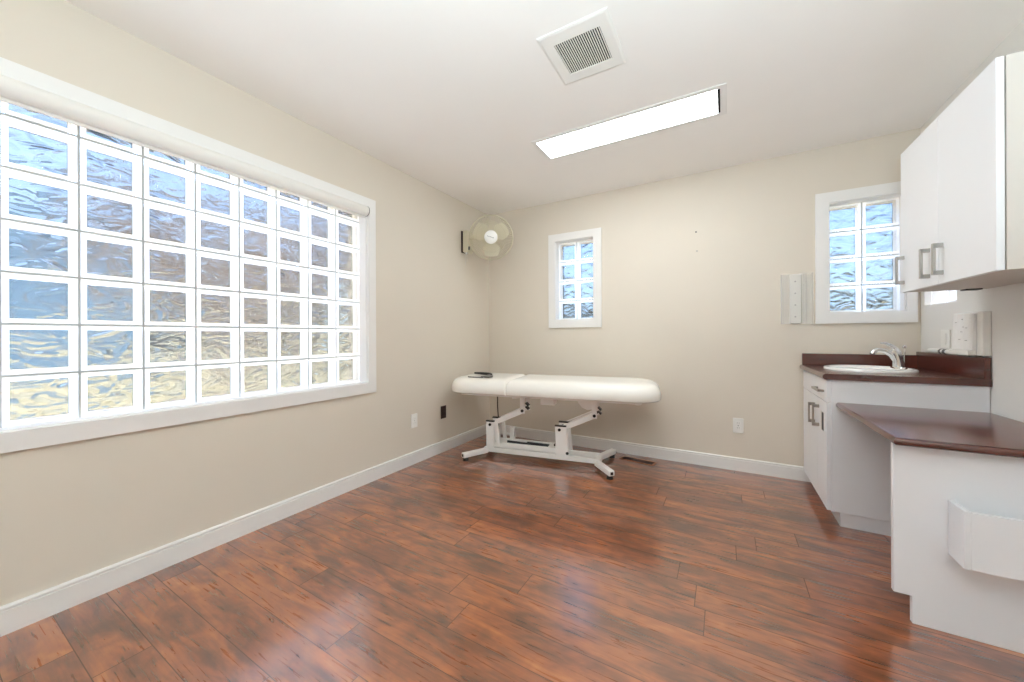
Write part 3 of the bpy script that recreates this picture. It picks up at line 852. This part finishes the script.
def bullnose(bm, x_edge, xin, z0, z1, y0, y1, n=8):
    r = (z1 - z0) / 2; zc = (z0 + z1) / 2
    pr = [(xin, z0)] + [(x_edge + r - r * math.sin(PI * i / n) , zc - r * math.cos(PI * i / n)) for i in range(n + 1)] + [(xin, z1)]
    prism(bm, pr, 1, y0, y1)
bullnose(bm, cx0, cx0 + 0.016, CB, CT, cy0, YC); obj('front_nosing', bm, M_counter, ct, smooth=True)
bm = bmesh.new(); box(bm, (cx0 + 0.014, YC - 0.020, CT), (XC - 0.02, YC, CT + 0.084)); obj('backsplash', bm, M_counter, ct, bevel=0.003)
bm = bmesh.new(); box(bm, (XC - 0.022, cy0 + 0.002, CT), (XC, YC, CT + 0.107)); obj('side_splash', bm, M_counter, ct, bevel=0.003)

sn = thing('sink', 'round white ceramic drop-in sink in the dark counter', 'sink', (SX, SY, CT))
bm = bmesh.new()
lathe(bm, [(0.90, 0.0), (1.0, 0.0), (1.005, 0.006), (0.985, 0.013), (0.95, 0.016), (0.90, 0.014), (0.86, 0.004), (0.82, -0.03), (0.74, -0.10), (0.55, -0.135), (0.2, -0.15), (0.0, -0.152)], (SX, SY, CT), (0, 0, 1), 56, RX, RY)
obj('basin', bm, M_ceram, sn, smooth=True)
bm = bmesh.new(); lathe(bm, [(0.0, 0.004), (0.02, 0.004), (0.024, 0.0), (0.0, -0.001)], (SX, SY, CT - 0.150), seg=20); obj('drain', bm, M_chrome, sn, smooth=True)

fx, fy, fz = 0.918, 3.105, CT + 0.014
fa = thing('faucet', 'chrome single-lever faucet standing on the sink rim', 'faucet', (fx, fy, fz))
bm = bmesh.new(); lathe(bm, [(0.0, 0.0), (1.0, 0.0), (1.0, 0.004), (0.93, 0.011), (0.5, 0.014), (0.0, 0.014)], (fx, fy, fz), (0, 0, 1), 32, 0.032, 0.075); obj('base_plate', bm, M_chrome, fa, smooth=True)
bm = bmesh.new()
tube(bm, [(fx, fy, fz + 0.012), (fx - 0.003, fy, fz + 0.05), (fx - 0.012, fy, fz + 0.085), (fx - 0.016, fy, fz + 0.108), (fx - 0.016, fy, fz + 0.120)], [0.028, 0.025, 0.027, 0.026, 0.014], 18); obj('body', bm, M_chrome, fa, smooth=True)
bm = bmesh.new()
tube(bm, [(fx - 0.005, fy, fz + 0.045), (fx - 0.03, fy, fz + 0.085), (fx - 0.062, fy, fz + 0.107), (fx - 0.092, fy, fz + 0.110), (fx - 0.112, fy, fz + 0.102), (fx - 0.119, fy, fz + 0.088)], [0.020, 0.018, 0.015, 0.0135, 0.0135, 0.013], 14); sp_ = obj('spout', bm, M_chrome, fa, smooth=True)
bm = bmesh.new(); tube(bm, [(fx - 0.1190, fy, fz + 0.0885), (fx - 0.1205, fy, fz + 0.083)], 0.0105, 12); obj('aerator', bm, M_dkgrey, sp_, smooth=True)
bm = bmesh.new()
tube(bm, [(fx - 0.010, fy, fz + 0.115), (fx - 0.03, fy, fz + 0.135), (fx - 0.057, fy, fz + 0.152), (fx - 0.082, fy, fz + 0.156)], [0.015, 0.011, 0.008, 0.006], 12); obj('lever', bm, M_chrome, fa, smooth=True)
bm = bmesh.new(); tube(bm, [(fx + 0.024, fy, fz + 0.01), (fx + 0.026, fy, fz + 0.128)], 0.0035, 8); lathe(bm, [(0.0, -0.004), (0.009, 0.0), (0.010, 0.01), (0.0, 0.018)], (fx + 0.026, fy, fz + 0.126), seg=14); obj('lift_rod', bm, M_chrome, fa, smooth=True)

# ------------------------------------------------------------------ desk: laminate top on a notched end panel
DT, DZ = 0.704, 0.674
dy0, dy1, dx0 = 1.893, YE, 0.546
dk = thing('desk', 'low built-in desk with dark cherry top and white end panel', 'desk', (0.84, 2.3, 0))
bm = bmesh.new()
r = (DT - DZ) / 2; zc = (DT + DZ) / 2
xs = dx0 + r; ys = dy0 + r
# top with rounded front and near edges
rings = []
for i in range(9):
    a = -PI / 2 + PI * i / 8
    o_ = r * math.cos(a); z = zc + r * math.sin(a)
    rings.append([bm.verts.new((x, y, z)) for x, y in ((xs - o_, ys - o_), (XC, ys - o_), (XC, dy1), (xs - o_, dy1))])
for A, B in zip(rings[:-1], rings[1:]):
    for k in range(4): bm.faces.new((A[k], A[(k + 1) % 4], B[(k + 1) % 4], B[k]))
bm.faces.new(rings[0][::-1]); bm.faces.new(rings[-1])
obj('desktop', bm, M_counter, dk, smooth=True)
px = 0.558; py0, py1 = 1.945, 1.967
bm = bmesh.new(); prism(bm, [(px, 0.103), (px + 0.051, 0.103), (px + 0.051, 0.0), (XC, 0.0), (XC, DZ), (px, DZ)], 1, py0, py1); obj('side_panel', bm, M_cab, dk, bevel=0.002)
bm = bmesh.new(); box(bm, (XC - 0.02, py1, DZ - 0.10), (XC, dy1, DZ)); obj('wall_cleat', bm, M_cab, dk)

wp = thing('wall_pocket', 'white open-topped file pocket screwed to the desk end panel', 'file holder', (0.88, 1.89, 0.29))
wx0, wx1, wy, wz0, wz1 = 0.702, 1.09, 1.842, 0.291, 0.487
bm = bmesh.new(); box(bm, (wx0, wy, wz0), (wx0 + 0.016, py0 - 0.0005, wz1)); obj('side', bm, M_cab, wp, bevel=0.001)
bm = bmesh.new(); box(bm, (wx1 - 0.016, wy, wz0), (wx1, py0 - 0.0005, wz1)); obj('side', bm, M_cab, wp, bevel=0.001)
bm = bmesh.new(); box(bm, (wx0 + 0.0165, wy + 0.002, wz0), (wx1 - 0.0165, wy + 0.016, wz1 - 0.002)); obj('front', bm, M_cab, wp, bevel=0.001)
bm = bmesh.new(); box(bm, (wx0 + 0.0165, wy + 0.016, wz0 + 0.002), (wx1 - 0.0165, py0 - 0.0005, wz0 + 0.016)); obj('bottom', bm, M_cab, wp)

# ------------------------------------------------------------------ upper cabinet on the right wall
ux, uy0, uy1, uz0, uz1 = 0.820, 1.946, 2.738, 1.311, 2.050
uc = thing('wall_cabinet', 'white two-door upper cabinet on the wall above desk and sink', 'cabinet', (0.98, 2.34, uz0))
bm = bmesh.new(); box(bm, (ux + 0.024, uy0, uz0), (XC, uy0 + 0.016, uz1)); box(bm, (ux + 0.024, uy1 - 0.016, uz0), (XC, uy1, uz1))
box(bm, (ux + 0.024, uy0 + 0.016, uz0), (XC, uy1 - 0.016, uz0 + 0.016)); box(bm, (ux + 0.024, uy0 + 0.016, uz1 - 0.016), (XC, uy1 - 0.016, uz1)); box(bm, (XC - 0.006, uy0 + 0.016, uz0 + 0.016), (XC, uy1 - 0.016, uz1 - 0.016))
obj('carcass', bm, M_cabin, uc)
um = 2.345
for a, b, hy in ((uy0, um - g, 2.306), (um + g, uy1, 2.425)):
    bm = bmesh.new(); box(bm, (ux, a, uz0 - 0.001), (ux + 0.020, b, uz1)); d = obj('door', bm, M_cab, uc, bevel=0.001)
    pull(d, ((ux, hy, 1.347), (ux, hy, 1.484)), (-0.028, 0, 0), 0.007)
    if hy > 2.4:
        pull(d, ((ux, 2.700, 1.352), (ux, 2.700, 1.500)), (-0.028, 0, 0), 0.007)
bm = bmesh.new(); box(bm, (1.03, uy1 - 0.06, uz0 - 0.006), (1.085, uy1 - 0.01, uz0)); obj('cable_grommet', bm, M_black, uc)

# ------------------------------------------------------------------ towel dispenser and roll above the side splash
pt = thing('towel_dispenser', 'white wall dispenser behind folded paper towels above the side splash', 'dispenser', (XR, 2.87, 0.97))
bm = bmesh.new(); box(bm, (XR - 0.030, 2.705, 0.980), (XR, 2.968, 1.200)); obj('housing', bm, M_plast, pt, bevel=0.004)
bm = bmesh.new(); box(bm, (XR - 0.060, 2.755, 0.980), (XR - 0.030, 2.940, 1.006)); obj('tray', bm, M_plast, pt, bevel=0.003)
pw = thing('paper_towel', 'white printed paper towels hanging on the wall dispenser front', 'paper towel', (XR - 0.03, 2.87, 1.01))
bm = bmesh.new()
ncol, nrow = 14, 10
g1 = []
for j in range(nrow + 1):
    row = []
    for i in range(ncol + 1):
        y = 2.750 + (2.938 - 2.750) * i / ncol; z = 1.008 + (1.190 - 1.008) * j / nrow
        x = XR - 0.036 - 0.010 * (0.5 + 0.5 * math.sin(i * 1.35)) * (0.6 + 0.4 * j / nrow) - 0.008 * (1 - j / nrow)
        row.append(bm.verts.new((x, y, z)))
    g1.append(row)
g2 = [[bm.verts.new((XR - 0.0315, v.co.y, v.co.z)) for v in row] for row in g1]
for j in range(nrow):
    for i in range(ncol):
        bm.faces.new((g1[j][i], g1[j][i + 1], g1[j + 1][i + 1], g1[j + 1][i])); bm.faces.new((g2[j][i], g2[j + 1][i], g2[j + 1][i + 1], g2[j][i + 1]))
for j in range(nrow):
    for i in (0, ncol): bm.faces.new((g1[j][i], g1[j + 1][i], g2[j + 1][i], g2[j][i]))
for i in range(ncol):
    for j in (0, nrow): bm.faces.new((g1[j][i], g1[j][i + 1], g2[j][i + 1], g2[j][i]))
ps = obj('sheet', bm, M_paper, pw, smooth=True)
for (y, z) in ((2.93, 1.15), (2.87, 1.165), (2.86, 1.125), (2.835, 1.12), (2.88, 1.10), (2.90, 1.06), (2.84, 1.055)):
    bm = bmesh.new(); box(bm, (XR - 0.0490, y - 0.036, z - 0.0015), (XR - 0.0440, y - 0.028, z + 0.0015)); obj('printed_mark', bm, M_dot, ps)
tr = thing('towel_roll', 'white tube with dark clip lying on the side splash ledge', 'tube', (XR - 0.02, 3.11, CT + 0.1))
tz = CT + 0.107 + 0.0145
bm = bmesh.new(); tube(bm, [(XR - 0.017, 2.985, tz), (XR - 0.017, 3.27, tz)], 0.0142, 16); obj('tube', bm, M_plast, tr, smooth=True)
bm = bmesh.new(); tube(bm, [(XR - 0.017, 3.065, tz), (XR - 0.017, 3.09, tz)], 0.0158, 16); obj('clip', bm, M_grey, tr, smooth=True)
bm = bmesh.new(); tube(bm, [(XR - 0.017, 3.115, tz), (XR - 0.017, 3.135, tz)], 0.0158, 16); obj('clip', bm, M_grey, tr, smooth=True)

# ------------------------------------------------------------------ outside, seen through the glass blocks
bm = bmesh.new(); box(bm, (-60, -40, -0.25), (60, 70, -0.13)); struct('ground', bm, M_ground)

def branch_tree(name, label, loc, height, seed, m, spread=0.55, levels=4, n_kids=4, r0=0.06):
    R = random.Random(seed)
    o = thing(name, label, 'tree', loc)
    bt, bb = bmesh.new(), bmesh.new()
    def grow(p, d, L, r, lv):
        pts = [p]; dd = d.copy()
        for i in range(3):
            dd = (dd + Vector((R.uniform(-1, 1), R.uniform(-1, 1), R.uniform(-0.3, 0.6))) * 0.16).normalized()
            pts.append(pts[-1] + dd * L / 3)
        tube(bt if lv == 0 else bb, pts, [r, r * 0.85, r * 0.7, r * 0.5], 5 if lv < 2 else 3, caps=False)
        if lv >= levels: return
        for k in range(n_kids + (1 if lv == 0 else 0)):
            t = R.uniform(0.35, 1.0); i = min(2, int(t * 3)); pp = pts[i].lerp(pts[i + 1], t * 3 - i)
            a = R.uniform(0, 2 * PI); s_, t_ = frame_from(dd)
            nd = (dd * R.uniform(0.5, 1.0) + (s_ * math.cos(a) + t_ * math.sin(a)) * spread * R.uniform(0.7, 1.4)).normalized()
            grow(pp, nd, L * R.uniform(0.55, 0.78), max(r * 0.5, 0.007), lv + 1)
    grow(Vector(loc), Vector((0, 0, 1)), height * 0.42, r0, 0)
    obj('trunk', bt, m, o, smooth=True); obj('branches', bb, m, o)
    return o
G = -0.13
tl = [(-5.3, 2.2, 4.4, 1), (-5.4, 6.0, 4.4, 2), (-8.6, 3.3, 5.2, 3), (-8.8, 7.0, 5.2, 5), (-13.6, 6.0, 6.0, 4)]
names = ['bare tree outside the middle of the large window', 'bare tree outside the far end of the large window', 'taller bare tree behind the one outside the middle of the large window', 'taller bare tree behind the one outside the far end of the window', 'tallest bare tree deep beyond the large window']
for (x, y, h, s), lab in zip(tl, names):
    branch_tree('bare_tree', lab, (x, y, G), h, s, M_bark, 0.62, 4, 6)
bl_ = [(-3.9, 10.0, 2.5, 11), (-1.2, 10.6, 2.5, 12), (1.6, 9.6, 2.5, 13), (4.0, 10.8, 2.7, 14), (6.4, 11.5, 2.7, 15), (-6.6, 10.8, 2.6, 16)]
nb = ['dark shrub beyond the small left back window', 'dark shrub between the two back windows, far off', 'dark shrub beyond the small right back window', 'dark shrub beyond the right back window, second out', 'dark shrub far beyond the right corner', 'dark shrub far beyond the left corner']
for (x, y, h, s), lab in zip(bl_, nb):
    o = branch_tree('bare_shrub', lab, (x, y, G), h, s, M_barkdk, 0.9, 4, 6, 0.05); o['category'] = 'shrub'

ho = thing('house', 'blue grey metal-clad building outside the large glass block window', 'building', (-22.0, -3.0, G))
bm = bmesh.new(); box(bm, (-26, -12, G), (-18, 4.6, G + 4.9)); obj('walls', bm, M_siding, ho)
bm = bmesh.new(); prism(bm, [(-26.4, G + 4.9), (-17.7, G + 4.9), (-17.7, G + 5.1), (-22.0, G + 5.7), (-26.4, G + 5.1)], 1, -12.4, 5.0); obj('roof', bm, M_roof, ho)
bm = bmesh.new(); box(bm, (-18.0, -3.0, G + 1.2), (-17.95, -1.4, G + 2.6)); obj('window', bm, M_trim, ho)
